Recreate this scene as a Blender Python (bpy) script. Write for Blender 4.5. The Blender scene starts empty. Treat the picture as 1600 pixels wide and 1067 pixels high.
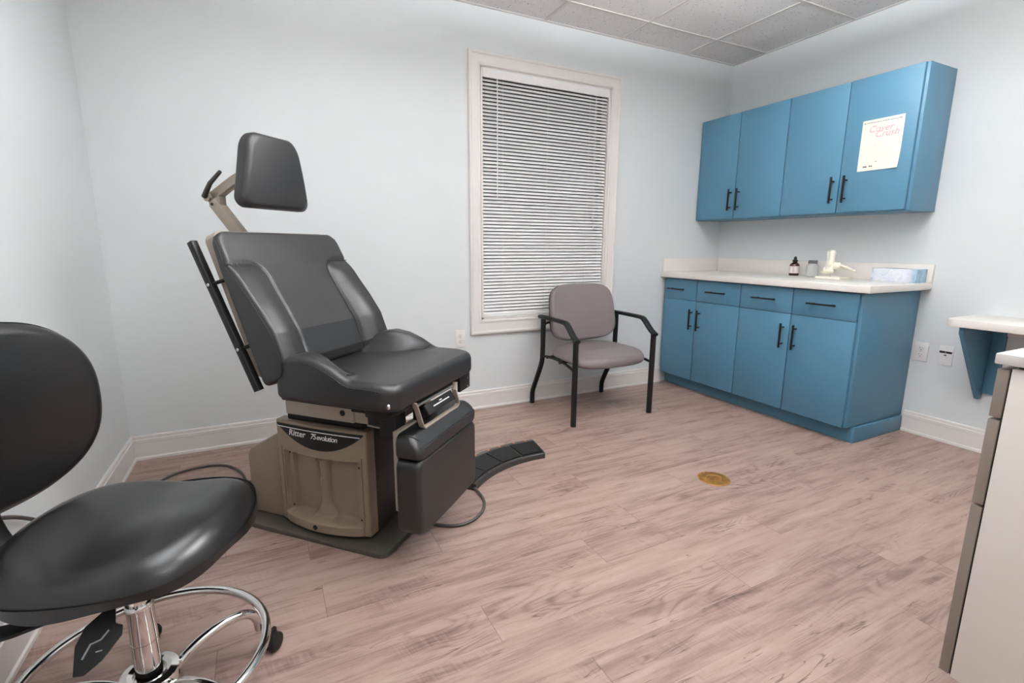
import bpy, bmesh, math, random
from mathutils import Vector, Matrix
random.seed(7)
C = bpy.context.scene.collection
PI = math.pi
sin, cos = math.sin, math.cos

# ------------------------------------------------------------------ materials
def srgb(r, g, b):
    f = lambda c: (c/255/12.92) if c/255 <= .04045 else ((c/255+.055)/1.055)**2.4
    return (f(r), f(g), f(b), 1)

class NT:
    def __init__(s, name):
        s.m = bpy.data.materials.new(name); s.m.use_nodes = True
        s.t = s.m.node_tree; s.n = s.t.nodes; s.b = s.n['Principled BSDF']
    def new(s, kind, **kw):
        n = s.n.new(kind)
        for k, v in kw.items(): setattr(n, k, v)
        return n
    def link(s, a, b): s.t.links.new(a, b)
    def math(s, op, a, b=None, c=None, clamp=False):
        n = s.new('ShaderNodeMath', operation=op); n.use_clamp = clamp
        for i, v in enumerate((a, b, c)):
            if v is None: continue
            if isinstance(v, (int, float)): n.inputs[i].default_value = v
            else: s.link(v, n.inputs[i])
        return n.outputs[0]
    def ramp(s, fac, stops):
        n = s.new('ShaderNodeValToRGB'); e = n.color_ramp.elements
        while len(e) < len(stops): e.new(.5)
        for x, (p, c) in zip(e, stops): x.position = p; x.color = c
        s.link(fac, n.inputs[0]); return n.outputs[0]
    def mix(s, fac, a, b, blend='MIX'):
        n = s.new('ShaderNodeMix', data_type='RGBA', blend_type=blend)
        for i, v in ((0, fac), (6, a), (7, b)):
            if isinstance(v, (int, float, tuple)): n.inputs[i].default_value = v
            else: s.link(v, n.inputs[i])
        return n.outputs[2]
    def pos(s):
        return s.new('ShaderNodeTexCoord').outputs['Object']
    def vec(s, x, y, z):
        n = s.new('ShaderNodeCombineXYZ')
        for i, v in enumerate((x, y, z)):
            if isinstance(v, (int, float)): n.inputs[i].default_value = v
            else: s.link(v, n.inputs[i])
        return n.outputs[0]
    def noise(s, vec, scale, detail=3, rough=.5, dist=0):
        n = s.new('ShaderNodeTexNoise'); n.inputs['Scale'].default_value = scale
        n.inputs['Detail'].default_value = detail; n.inputs['Roughness'].default_value = rough
        n.inputs['Distortion'].default_value = dist
        s.link(vec, n.inputs['Vector']); return n.outputs['Fac']
    def bump(s, h, strength, dist=.002):
        n = s.new('ShaderNodeBump'); n.inputs['Strength'].default_value = strength
        n.inputs['Distance'].default_value = dist
        s.link(h, n.inputs['Height']); s.link(n.outputs[0], s.b.inputs['Normal'])

def simple(name, col, rough=.5, metal=0, spec=.5, var=.03, scale=12, bump=0, bscale=200, coat=0):
    t = NT(name); p = t.pos()
    n = t.noise(p, scale, 3)
    lo = tuple(max(0, c*(1-var)) for c in col[:3])+(1,); hi = tuple(min(1, c*(1+var)) for c in col[:3])+(1,)
    t.link(t.ramp(n, [(.35, lo), (.65, hi)]), t.b.inputs['Base Color'])
    t.b.inputs['Roughness'].default_value = rough; t.b.inputs['Metallic'].default_value = metal
    t.b.inputs['Specular IOR Level'].default_value = spec
    t.b.inputs['Coat Weight'].default_value = coat
    if bump: t.bump(t.noise(p, bscale, 2), bump, .001)
    return t.m

M = {}
M['wall'] = simple('wall_paint', srgb(220, 223, 223), .55, var=.012, scale=2, bump=.12, bscale=260, spec=.3)
M['trim'] = simple('trim_paint', srgb(228, 222, 217), .38, var=.01)
M['leather'] = simple('black_leather', (.0085, .0078, .008, 1), .42, spec=.66, var=.15, scale=6, bump=.12, bscale=420)
M['vinyl'] = simple('black_smooth_vinyl', (.009, .0085, .0085, 1), .29, spec=.5, var=.12, scale=5, bump=.06, bscale=500)
M['seam'] = simple('dark_seam_thread', (.008, .008, .008, 1), .6)
M['taupe'] = simple('taupe_vinyl', srgb(113, 103, 103), .48, spec=.4, var=.03, scale=5, bump=.05, bscale=500)
M['blackmetal'] = simple('black_powder_coat', (.007, .0068, .0068, 1), .42, spec=.3, var=.1, scale=30)
M['blackplastic'] = simple('black_plastic', (.008, .008, .008, 1), .5, spec=.3, var=.1, scale=30)
M['beige'] = simple('beige_plastic', srgb(140, 123, 104), .42, var=.03, scale=8, spec=.4)
M['beige2'] = simple('beige_metal', srgb(158, 146, 133), .42, var=.03, scale=8, spec=.4)
M['charcoal'] = simple('charcoal_cover', (.034, .032, .029, 1), .42, var=.06, scale=8)
M['plate'] = simple('dark_grey_base', srgb(74, 69, 63), .5, var=.06, scale=10)
M['chrome'] = simple('chrome', (.78, .76, .74, 1), .09, metal=1, var=.02)
M['steel'] = simple('brushed_steel', (.6, .58, .56, 1), .28, metal=1, var=.05)
M['blue'] = simple('blue_cabinet_paint', srgb(77, 121, 145), .40, var=.015, scale=3, bump=.05, bscale=90, spec=.4)
M['counter'] = simple('white_laminate', srgb(232, 226, 219), .35, var=.012, scale=10)
M['white'] = simple('white_plastic', srgb(232, 229, 226), .4, var=.01)
M['sidewhite'] = simple('white_cabinet_panel', srgb(226, 219, 211), .4, var=.012, scale=3)
M['grey'] = simple('grey_drawer_laminate', srgb(132, 121, 112), .42, var=.03, scale=6)
M['greytop'] = simple('pale_grey_laminate', srgb(205, 199, 194), .4, var=.015)
M['slat'] = simple('white_blind_vinyl', srgb(238, 236, 234), .42, var=.01)
M['dark'] = simple('dark_slot', (.006, .006, .006, 1), .6)
M['print'] = simple('white_print', srgb(240, 240, 240), .4, var=.01)
M['brass'] = simple('worn_brass', srgb(176, 128, 66), .38, metal=.75, var=.25, scale=40)
M['bone'] = simple('ivory_bone_plastic', srgb(244, 238, 220), .4, var=.03, scale=30)
M['paper'] = simple('cream_paper', srgb(248, 245, 232), .7, var=.01)
M['greycap'] = simple('grey_bottle_cap', srgb(88, 88, 88), .45, var=.05)
M['rubber'] = simple('grey_cord_rubber', srgb(72, 66, 62), .45, var=.05)
M['pinkink'] = simple('pink_ink', srgb(236, 186, 192), .7, var=.2, scale=60)
M['greyink'] = simple('grey_ink', srgb(120, 118, 114), .7, var=.2, scale=80)
M['paleink'] = simple('pale_ink', srgb(222, 220, 208), .7, var=.05, scale=80)
M['orange'] = simple('orange_button', srgb(196, 112, 66), .4, var=.05)
M['labelpaper'] = simple('bottle_label_paper', srgb(226, 214, 210), .6, var=.03, scale=50)
M['silver'] = simple('silver_print', srgb(150, 150, 150), .4, var=.03)

def amber():
    t = NT('amber_glass'); b = t.b; p = t.pos()
    n = t.noise(p, 30, 2)
    t.link(t.ramp(n, [(.3, (.05, .009, .004, 1)), (.7, (.075, .014, .007, 1))]), b.inputs['Base Color'])
    b.inputs['Roughness'].default_value = .08; b.inputs['Transmission Weight'].default_value = .25
    return t.m
M['amber'] = amber()
def clear(name, rough, col):
    t = NT(name); b = t.b; n = t.noise(t.pos(), 20, 2)
    t.link(t.ramp(n, [(.3, col), (.7, tuple(min(1, c*1.02) for c in col))]), b.inputs['Base Color'])
    b.inputs['Transmission Weight'].default_value = .92; b.inputs['Roughness'].default_value = rough
    b.inputs['IOR'].default_value = 1.3
    return t.m
M['clear'] = clear('clear_plastic', .30, (.97, .97, .97, 1)); M['clear'].node_tree.nodes['Principled BSDF'].inputs['Transmission Weight'].default_value = .55
M['glass'] = clear('window_glass', .02, (.95, .97, .97, 1))

def ceiling_mat():
    t = NT('acoustic_ceiling_tile'); p = t.pos()
    v = t.new('ShaderNodeTexVoronoi'); v.inputs['Scale'].default_value = 75; t.link(p, v.inputs['Vector'])
    size = t.noise(p, 42, 2)
    hole = t.math('LESS_THAN', v.outputs['Distance'], t.math('MULTIPLY', t.math('SUBTRACT', size, .40), 1.15))
    fine = t.noise(p, 300, 2)
    base = t.ramp(fine, [(.3, srgb(228, 225, 223)), (.7, srgb(240, 237, 235))])
    t.link(t.mix(t.math('MULTIPLY', hole, .75), base, srgb(150, 146, 144)), t.b.inputs['Base Color'])
    t.b.inputs['Roughness'].default_value = .9; t.b.inputs['Specular IOR Level'].default_value = .1
    t.bump(fine, .2, .002)
    return t.m
M['tile'] = ceiling_mat()
M['grid'] = simple('ceiling_grid_metal', srgb(214, 209, 204), .5, var=.01)

def floor_mat():
    t = NT('vinyl_plank_floor'); p = t.pos()
    s = t.new('ShaderNodeSeparateXYZ'); t.link(p, s.inputs[0]); X, Y = s.outputs[0], s.outputs[1]
    W, Ln = .16, 1.22
    yy = t.math('DIVIDE', t.math('ADD', Y, .019), W)
    row = t.math('FLOOR', yy); fy = t.math('SUBTRACT', yy, row)
    wn = t.new('ShaderNodeTexWhiteNoise', noise_dimensions='1D'); t.link(row, wn.inputs['W'])
    xx = t.math('ADD', t.math('DIVIDE', X, Ln), t.math('MULTIPLY', wn.outputs['Value'], 3.1))
    col = t.math('FLOOR', xx); fx = t.math('SUBTRACT', xx, col)
    wn2 = t.new('ShaderNodeTexWhiteNoise', noise_dimensions='2D'); t.link(t.vec(row, col, 0), wn2.inputs['Vector'])
    pid = wn2.outputs['Value']; off = t.math('MULTIPLY', pid, 37.0)
    ey = t.math('MULTIPLY', t.math('MINIMUM', fy, t.math('SUBTRACT', 1, fy)), W)
    ex = t.math('MULTIPLY', t.math('MINIMUM', fx, t.math('SUBTRACT', 1, fx)), Ln)
    seamx = t.math('LESS_THAN', ex, .0011); seamy = t.math('LESS_THAN', ey, .0008)
    # broad streaks along the board
    v1 = t.vec(t.math('ADD', t.math('MULTIPLY', X, 2.0), off), t.math('MULTIPLY', Y, 24), off)
    broad = t.noise(v1, 1.0, 6, .62, .3)
    v2 = t.vec(t.math('ADD', t.math('MULTIPLY', X, 5), off), t.math('MULTIPLY', Y, 110), off)
    fine = t.noise(v2, 1.0, 5, .65)
    # patchy weathered areas
    v5 = t.vec(t.math('ADD', t.math('MULTIPLY', X, 5), off), t.math('MULTIPLY', Y, 22), off)
    patch = t.noise(v5, 1.0, 4, .6, .6)
    # cathedral figure
    v3 = t.vec(t.math('ADD', t.math('MULTIPLY', X, 1.1), off), t.math('MULTIPLY', Y, 6), off)
    fig = t.noise(v3, 1.0, 2, .5, .4)
    rings = t.math('POWER', t.math('ABSOLUTE', t.math('SINE', t.math('MULTIPLY', fig, 75))), 6)
    figmask = t.math('MULTIPLY', t.ramp(t.noise(t.vec(t.math('ADD', X, off), t.math('MULTIPLY', Y, 2.5), off), 1.7, 2), [(.50, (0, 0, 0, 1)), (.66, (1, 1, 1, 1))]), .30)
    # saw marks across the board
    v4 = t.vec(t.math('ADD', t.math('MULTIPLY', X, 150), t.math('MULTIPLY', Y, 35)), t.math('MULTIPLY', Y, 9), off)
    saw = t.noise(v4, 1.0, 2)
    sawmask = t.ramp(t.noise(t.vec(t.math('ADD', t.math('MULTIPLY', X, 2.5), off), t.math('MULTIPLY', Y, 7), off), 1.3, 3), [(.50, (0, 0, 0, 1)), (.68, (1, 1, 1, 1))])
    # cracks
    v6 = t.vec(t.math('ADD', t.math('MULTIPLY', X, 2.0), off), t.math('MULTIPLY', Y, 26), t.math('ADD', off, 5))
    cr = t.noise(v6, 1.0, 3, .5, .8)
    crack = t.ramp(t.math('ABSOLUTE', t.math('SUBTRACT', cr, .5)), [(0, (1, 1, 1, 1)), (.016, (0, 0, 0, 1))])
    crmask = t.ramp(t.noise(t.vec(t.math('ADD', t.math('MULTIPLY', X, 3.5), off), t.math('MULTIPLY', Y, 9), t.math('ADD', off, 9)), 1.2, 2), [(.53, (0, 0, 0, 1)), (.62, (1, 1, 1, 1))])
    h = t.math('ADD', t.math('MULTIPLY', broad, .52), t.math('MULTIPLY', fine, .20))
    h = t.math('ADD', h, t.math('MULTIPLY', patch, .28))
    h = t.math('ADD', h, t.math('MULTIPLY', t.math('SUBTRACT', pid, .5), .06))
    h = t.math('SUBTRACT', h, t.math('MULTIPLY', t.math('MULTIPLY', rings, figmask), .35))
    h = t.math('SUBTRACT', h, t.math('MULTIPLY', t.math('MULTIPLY', t.math('SUBTRACT', .62, saw), sawmask), .22))
    colr = t.ramp(h, [(.22, srgb(84, 63, 57)), (.38, srgb(129, 105, 97)), (.50, srgb(157, 132, 122)), (.72, srgb(177, 154, 143))])
    colr = t.mix(t.math('MULTIPLY', t.math('MULTIPLY', crack, crmask), .85), colr, srgb(86, 64, 56))
    colr = t.mix(t.math('MULTIPLY', seamx, .6), colr, srgb(88, 70, 66))
    colr = t.mix(t.math('MULTIPLY', seamy, .28), colr, srgb(110, 90, 84))
    t.link(colr, t.b.inputs['Base Color'])
    t.b.inputs['Roughness'].default_value = .42; t.b.inputs['Specular IOR Level'].default_value = .4
    t.bump(h, .12, .001)
    return t.m
M['floor'] = floor_mat()

def tissue_mat():
    t = NT('tissue_box_print'); p = t.pos()
    n = t.noise(p, 16, 4, .6, 1.2); n2 = t.noise(p, 60, 3, .6, 2)
    s = t.new('ShaderNodeSeparateXYZ'); t.link(p, s.inputs[0])
    right = t.ramp(t.math('MULTIPLY', s.outputs[1], -8.0), [(.55, (0, 0, 0, 1)), (.93, (1, 1, 1, 1))])
    left = t.ramp(t.math('MULTIPLY', s.outputs[1], 8.0), [(.78, (0, 0, 0, 1)), (.98, (1, 1, 1, 1))])
    c = t.ramp(n, [(.3, srgb(196, 208, 224)), (.45, srgb(232, 232, 238)), (.6, srgb(214, 219, 231)), (.72, srgb(232, 234, 240))])
    c = t.mix(t.math('MULTIPLY', right, .85), c, t.ramp(n, [(.35, srgb(98, 146, 174)), (.6, srgb(156, 188, 208))]))
    c = t.mix(t.math('MULTIPLY', t.math('MULTIPLY', left, t.math('GREATER_THAN', n2, .5)), .7), c, srgb(96, 142, 172))
    c = t.mix(t.math('MULTIPLY', t.math('GREATER_THAN', n2, .68), .25), c, srgb(120, 156, 184))
    t.link(c, t.b.inputs['Base Color']); t.b.inputs['Roughness'].default_value = .5
    return t.m
M['tissue'] = tissue_mat()

def emit(name, col, st):
    t = NT(name)
    n = t.noise(t.pos(), 3, 1)
    t.link(t.ramp(n, [(0, col), (1, col)]), t.b.inputs['Emission Color'])
    t.b.inputs['Emission Strength'].default_value = st
    t.b.inputs['Base Color'].default_value = (.8, .8, .8, 1)
    return t.m
M['lamp'] = emit('added_lamp_diffuser', (.96, .995, 1.03, 1), 9.0)  # downward glow of the added lamps
M['lampup'] = emit('added_lamp_diffuser_upper', (.96, .995, 1.03, 1), 28.0)  # upward glow of the added lamps, brightens the ceiling
M['lampbright'] = emit('added_lamp_diffuser_bright', (.96, .995, 1.03, 1), 112.0)  # stronger upward glow for the added lamp by the cabinets

# ------------------------------------------------------------------ mesh builder
class B:
    def __init__(s): s.bm = bmesh.new()
    def _merge(s, t):
        me = bpy.data.meshes.new('tmp'); t.to_mesh(me); t.free(); s.bm.from_mesh(me); bpy.data.meshes.remove(me)
    def box(s, x0, x1, y0, y1, z0, z1, bev=.002, seg=2, mat=None):
        t = bmesh.new(); bmesh.ops.create_cube(t, size=1)
        for v in t.verts:
            v.co = Vector(((x0+x1)/2+v.co.x*(x1-x0), (y0+y1)/2+v.co.y*(y1-y0), (z0+z1)/2+v.co.z*(z1-z0)))
        if bev: bmesh.ops.bevel(t, geom=t.edges[:], offset=bev, segments=seg, affect='EDGES', profile=.5)
        if mat is not None: bmesh.ops.transform(t, matrix=mat, verts=t.verts)
        s._merge(t); return s
    def prism(s, poly, f, h0, h1, bev=0):
        """poly in 2D, f(a,b,h)->xyz"""
        t = bmesh.new()
        A = [t.verts.new(f(a, b, h0)) for a, b in poly]; D = [t.verts.new(f(a, b, h1)) for a, b in poly]
        n = len(poly)
        t.faces.new(A); t.faces.new(D[::-1])
        for i in range(n): t.faces.new((A[(i+1) % n], A[i], D[i], D[(i+1) % n]))
        bmesh.ops.recalc_face_normals(t, faces=t.faces)
        if bev: bmesh.ops.bevel(t, geom=t.edges[:], offset=bev, segments=2, affect='EDGES', profile=.5)
        s._merge(t); return s
    def tube(s, pts, r, n=12, closed=False, smooth=0, rect=None, up=None):
        P = [Vector(p) for p in pts]
        for _ in range(smooth):
            Q = [] if closed else [P[0]]
            m = len(P)
            for i in range(m if closed else m-1):
                a, b = P[i], P[(i+1) % m]; Q += [a*.75+b*.25, a*.25+b*.75]
            if not closed: Q.append(P[-1])
            P = Q
        m = len(P); rings = []; T0 = None; N = None
        for i, p in enumerate(P):
            if closed: T = (P[(i+1) % m]-P[i-1]).normalized()
            else: T = ((P[min(i+1, m-1)]-P[max(i-1, 0)])).normalized()
            if up is not None:
                N = Vector(up); N = (N-T*N.dot(T)).normalized()
            elif N is None:
                u = Vector((0, 0, 1)) if abs(T.z) < .9 else Vector((1, 0, 0))
                N = (u-T*u.dot(T)).normalized()
            else:
                q = T0.rotation_difference(T); N = q @ N; N = (N-T*N.dot(T)).normalized()
            T0 = T; Bn = T.cross(N)
            rr = r[i] if isinstance(r, (list, tuple)) else r
            if rect:
                hw, hh, c = rect
                sec = []
                for (sx, sy) in ((1, 1), (-1, 1), (-1, -1), (1, -1)):
                    for k in range(3):
                        base = {(1, 1): 0, (-1, 1): PI/2, (-1, -1): PI, (1, -1): 1.5*PI}[(sx, sy)]
                        a = base+k*PI/4
                        sec.append((sx*(hw-c)+c*cos(a), sy*(hh-c)+c*sin(a)))
                rings.append([s.bm.verts.new(p+N*a+Bn*b) for a, b in sec])
            else:
                rings.append([s.bm.verts.new(p+(N*cos(2*PI*k/n)+Bn*sin(2*PI*k/n))*rr) for k in range(n)])
        k = len(rings[0])
        for i in range(m if closed else m-1):
            a, b = rings[i], rings[(i+1) % m]
            off = 0
            if closed and i == m-1:
                off = min(range(k), key=lambda o: (a[0].co-b[o].co).length)
            for j in range(k): s.bm.faces.new((a[j], a[(j+1) % k], b[(j+1+off) % k], b[(j+off) % k]))
        if not closed: s.bm.faces.new(rings[0][::-1]); s.bm.faces.new(rings[-1])
        return s
    def cyl(s, a, b, r, n=20, r2=None):
        return s.tube([a, b], [r, r if r2 is None else r2], n)
    def lathe(s, prof, c=(0, 0, 0), n=32, axis=None):
        """prof (r,z); axis: function (x,y,z)->xyz"""
        f = axis or (lambda x, y, z: (x+c[0], y+c[1], z+c[2]))
        R = []
        for r, z in prof:
            if r < 1e-6: R.append([s.bm.verts.new(f(0, 0, z))])
            else: R.append([s.bm.verts.new(f(r*cos(2*PI*k/n), r*sin(2*PI*k/n), z)) for k in range(n)])
        for a, b in zip(R, R[1:]):
            if len(a) == 1 and len(b) == 1: continue
            for k in range(n):
                k2 = (k+1) % n
                if len(a) == 1: s.bm.faces.new((a[0], b[k2], b[k]))
                elif len(b) == 1: s.bm.faces.new((a[k], a[k2], b[0]))
                else: s.bm.faces.new((a[k], a[k2], b[k2], b[k]))
        bmesh.ops.recalc_face_normals(s.bm, faces=s.bm.faces)
        return s
    def grid(s, f, nu, nv):
        V = [[s.bm.verts.new(f(i/nu, j/nv)) for j in range(nv+1)] for i in range(nu+1)]
        for i in range(nu):
            for j in range(nv): s.bm.faces.new((V[i][j], V[i+1][j], V[i+1][j+1], V[i][j+1]))
        return s
    def pad(s, out, ztop, zbot, rt, rb, f, loops=28, cen=None):
        """cushion over a star-shaped outline; ztop/zbot heights; f(a,b,h)->xyz"""
        n = len(out)
        ca, cb = cen or (sum(p[0] for p in out)/n, sum(p[1] for p in out)/n)
        zt = ztop if callable(ztop) else (lambda a, b: ztop)
        zb = zbot if callable(zbot) else (lambda a, b: zbot)
        R = [math.hypot(a-ca, b-cb) for a, b in out]; Rm = sum(R)/n
        k0 = max(.3, 1-rt/Rm); ms = [k0*i/loops for i in range(1, loops+1)]
        ms += [k0+(1-k0)*sin(PI/2*i/8) for i in range(1, 9)]
        top0 = s.bm.verts.new(f(ca, cb, zt(ca, cb))); prev = None; rows = []
        for m in ms:
            row = []
            for (a, b), r in zip(out, R):
                x, y = ca+(a-ca)*m, cb+(b-cb)*m
                d = (1-m)*Rm; q = max(0, rt-d)
                z = zt(x, y)-(rt-math.sqrt(max(0, rt*rt-q*q)))
                row.append(s.bm.verts.new(f(x, y, z)))
            rows.append(row)
        for i in range(1, 7):
            ang = PI/2*i/6; row = []
            for (a, b), r in zip(out, R):
                d = rb*(1-cos(ang)); m = 1-d/Rm
                x, y = ca+(a-ca)*m, cb+(b-cb)*m
                row.append(s.bm.verts.new(f(x, y, zb(a, b)+rb*(1-sin(ang)))))
            if i == 1:
                row0 = [s.bm.verts.new(f(a, b, zb(a, b)+rb)) for a, b in out]; rows.append(row0)
            rows.append(row)
        for k in range(n): s.bm.faces.new((top0, rows[0][k], rows[0][(k+1) % n]))
        for a, b in zip(rows, rows[1:]):
            for k in range(n): s.bm.faces.new((a[k], b[k], b[(k+1) % n], a[(k+1) % n]))
        s.bm.faces.new(rows[-1][::-1])
        bmesh.ops.recalc_face_normals(s.bm, faces=s.bm.faces)
        return s
    def build(s, name, mat, parent=None, loc=None, sharp=35, shift=None):
        if shift is not None: bmesh.ops.translate(s.bm, verts=s.bm.verts, vec=-Vector(shift))
        me = bpy.data.meshes.new(name); s.bm.to_mesh(me); s.bm.free()
        me.shade_smooth(); me.set_sharp_from_angle(angle=math.radians(sharp))
        o = bpy.data.objects.new(name, me); C.objects.link(o); me.materials.append(M[mat] if isinstance(mat, str) else mat)
        if parent: o.parent = parent
        if loc is not None: o.location = loc
        return o

def tag(o, label, cat, group=None):
    o['label'] = label; o['category'] = cat
    if group: o['group'] = group
    return o
def struct(o): o['kind'] = 'structure'; return o
def thing(name, label, cat, loc, rz=0, group=None):
    o = bpy.data.objects.new(name, None); C.objects.link(o); o.empty_display_size = .05
    o.location = loc; o.rotation_euler = (0, 0, rz)
    return tag(o, label, cat, group)
def rrect(x0, x1, y0, y1, r, n=10):
    """rounded rectangle outline; r scalar or 4 radii (x1y1, x0y1, x0y0, x1y0)"""
    rs = r if isinstance(r, (list, tuple)) else (r,)*4
    P = []
    for (cx, cy, sx, sy, a0), q in zip(((x1, y1, -1, -1, 0), (x0, y1, 1, -1, PI/2), (x0, y0, 1, 1, PI), (x1, y0, -1, 1, 1.5*PI)), rs):
        for k in range(n+1):
            a = a0+PI/2*k/n; P.append((cx+sx*q+q*cos(a), cy+sy*q+q*sin(a)))
    return P
def dense(P, step):
    out = []
    n = len(P)
    for i in range(n):
        a, b = P[i], P[(i+1) % n]; d = math.hypot(b[0]-a[0], b[1]-a[1]); k = max(1, int(d/step))
        if d < 1e-7: continue
        out += [(a[0]+(b[0]-a[0])*j/k, a[1]+(b[1]-a[1])*j/k) for j in range(k)]
    return out
def interp(x, xs, ys):
    if x <= xs[0]: return ys[0]
    for i in range(1, len(xs)):
        if x <= xs[i]: t = (x-xs[i-1])/(xs[i]-xs[i-1]); return ys[i-1]+(ys[i]-ys[i-1])*t
    return ys[-1]
def sstep(a, b, x):
    t = min(1, max(0, (x-a)/(b-a))); return t*t*(3-2*t)
def text_mesh(body, size, f, depth=.0004, shear=0, offset=0, spacing=1.0):
    """lettering as mesh: f(x,y,h)->xyz"""
    cu = bpy.data.curves.new('t', 'FONT'); cu.body = body; cu.size = size; cu.extrude = depth; cu.shear = shear
    cu.offset = offset; cu.space_character = spacing; cu.resolution_u = 4
    o = bpy.data.objects.new('t', cu); C.objects.link(o)
    dg = bpy.context.evaluated_depsgraph_get(); me = bpy.data.meshes.new_from_object(o.evaluated_get(dg))
    b = B(); b.bm.from_mesh(me)
    for v in b.bm.verts: v.co = Vector(f(v.co.x, v.co.y, v.co.z))
    bpy.data.objects.remove(o); bpy.data.curves.remove(cu); bpy.data.meshes.remove(me)
    return b

# ------------------------------------------------------------------ room
H = 2.53; L = -4.175; FY = -4.5; T = .12
WX0, WX1, WZ0, WZ1 = -2.193, -1.2, .625, 2.2      # window opening
struct(B().box(L-T, T, FY-T, T, -.06, 0, 0).build('floor', 'floor'))
ce = struct(B().box(L-T, T, FY-T, T, H, H+.06, 0).build('ceiling', 'tile'))
g = B()
gx = [-.528-.6097*k for k in range(6)]; gy = [-.295-.6294*k for k in range(7)]
for x in gx: g.box(x-.010, x+.010, FY, 0, H-.004, H, .0008, 1)
for y in gy: g.box(L, 0, y-.010, y+.010, H-.0045, H, .0008, 1)
g.box(L, 0, -.018, 0, H-.005, H, .0008, 1); g.box(-.018, 0, FY, 0, H-.005, H, .0008, 1); g.box(L, L+.018, FY, 0, H-.005, H, .0008, 1)
g.build('ceiling_grid', 'grid', ce)
w = B(); w.box(L-T, WX0, 0, T, 0, H, 0).box(WX1, T, 0, T, 0, H, 0).box(WX0, WX1, 0, T, 0, WZ0, 0).box(WX0, WX1, 0, T, WZ1, H, 0)
struct(w.build('wall_back', 'wall'))
struct(B().box(L-T, L, FY-T, 0, 0, H, 0).build('wall_left', 'wall'))
struct(B().box(0, T, FY-T, 0, 0, H, 0).build('wall_right', 'wall'))
struct(B().box(L, 0, FY-T, FY, 0, H, 0).build('wall_front', 'wall'))
# baseboards: profile (out, z)
bp = [(0, 0), (.019, 0), (.0195, .006), (.0185, .013), (.0135, .018), (.0135, .092), (.0145, .094), (.0145, .110), (.0105, .113), (.0105, .126), (.0075, .131), (0, .131)]
def base(name, f, a, b):
    o = B(); o.prism(bp, f, a, b); return struct(o.build(name, 'trim', sharp=25))
base('baseboard_back', lambda o, z, h: (h, -o, z), L, -.585)
base('baseboard_left', lambda o, z, h: (L+o, h, z), FY, 0)
base('baseboard_right', lambda o, z, h: (-o, h, z), FY, -1.520)
# window: casing, jamb, sash, pane
wx0, wx1, wz0, wz1 = -2.277, -1.116, .5234, 2.278
def casing(out, a0, a1, c0, c1):   # one mitred frame with a stepped profile
    prof = [(0, .0), (0, .020), (.006, .024), (.014, .024), (.020, .019), (.050, .016), (.062, .013), (.070, .017), (.076, .017), (.082, .009), (.084, .0)]
    b = B(); rings = []
    for (x, z, sx, sz) in ((a0, c0, 1, 1), (a1, c0, -1, 1), (a1, c1, -1, -1), (a0, c1, 1, -1)):
        rings.append([b.bm.verts.new((x+sx*u*(.98), -d, z+sz*u*(1 if sz < 0 else 1.19))) for u, d in prof])
    for i in range(4):
        p, q = rings[i], rings[(i+1) % 4]
        for k in range(len(prof)-1): b.bm.faces.new((p[k], q[k], q[k+1], p[k+1]))
    bmesh.ops.recalc_face_normals(b.bm, faces=b.bm.faces)
    return b
win = struct(casing(0, wx0, wx1, wz0, wz1).build('window_1', 'trim', sharp=20))
j = B(); t_ = .012
j.box(WX0, WX0+t_, -.006, T, WZ0, WZ1, 0).box(WX1-t_, WX1, -.006, T, WZ0, WZ1, 0).box(WX0, WX1, -.006, T, WZ1-t_, WZ1, 0).box(WX0, WX1, -.006, T, WZ0, WZ0+t_, 0)
j.build('jamb', 'trim', win)
s_ = B(); a0, a1, c0, c1 = WX0+t_, WX1-t_, WZ0+t_, WZ1-t_; mid = (c0+c1)/2
for (x0, x1, z0, z1) in ((a0, a0+.045, c0, c1), (a1-.045, a1, c0, c1), (a0, a1, c0, c0+.06), (a0, a1, c1-.05, c1), (a0, a1, mid-.025, mid+.025)):
    s_.box(x0, x1, .075, .11, z0, z1, .003)
s_.build('sash', 'charcoal', win)
B().box(a0, a1, .09, .094, c0, c1, 0).build('window_pane', 'glass', win)

# mini blind
bl = thing('window_blind', 'white horizontal mini blind lowered over the window', 'blind', (-1.6965, .03, WZ0+t_))
sh = bl.location
B().box(a0+.001, a1-.001, -.002, .036, 2.146, 2.187, .002).build('headrail', 'slat', bl, shift=sh)
B().box(a0+.001, a1-.001, -.009, -.002, 2.137, 2.1875, .002).build('valance', 'slat', bl, shift=sh)
sl = B(); z = 2.127; th = math.radians(47); yc = .014
while z > .664:
    rows = []
    for sx in (a0+.003, a1-.003):
        row = []
        for k in range(5):
            q = (k/4-.5)*.025; bow = .0018*(1-(2*q/.025)**2)
            # room edge sits lower
            row.append((sx, yc+q*cos(th)+bow*sin(th)*-1, z+q*sin(th)+bow*cos(th)))
        rows.append(row)
    V = [[sl.bm.verts.new(p) for p in r] for r in rows]; V2 = [[sl.bm.verts.new((p[0], p[1]+.0006, p[2]-.0006)) for p in r] for r in rows]
    for k in range(4):
        sl.bm.faces.new((V[0][k], V[1][k], V[1][k+1], V[0][k+1])); sl.bm.faces.new((V2[0][k+1], V2[1][k+1], V2[1][k], V2[0][k]))
    for k in (0, 4):
        sl.bm.faces.new((V[0][k], V[1][k], V2[1][k], V2[0][k]))
    z -= .02215
bmesh.ops.recalc_face_normals(sl.bm, faces=sl.bm.faces)
sl.build('slats', 'slat', bl, shift=sh, sharp=60)
B().box(a0+.003, a1-.003, .000, .026, .6375, .654, .003).build('bottom_rail', 'slat', bl, shift=sh)
for x in (-2.037, -1.704, -1.365):
    b = B(); b.cyl((x, .0022, .65), (x, .0022, 2.14), .0009, 6); b.build('ladder_cord', 'slat', bl, shift=sh)
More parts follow.
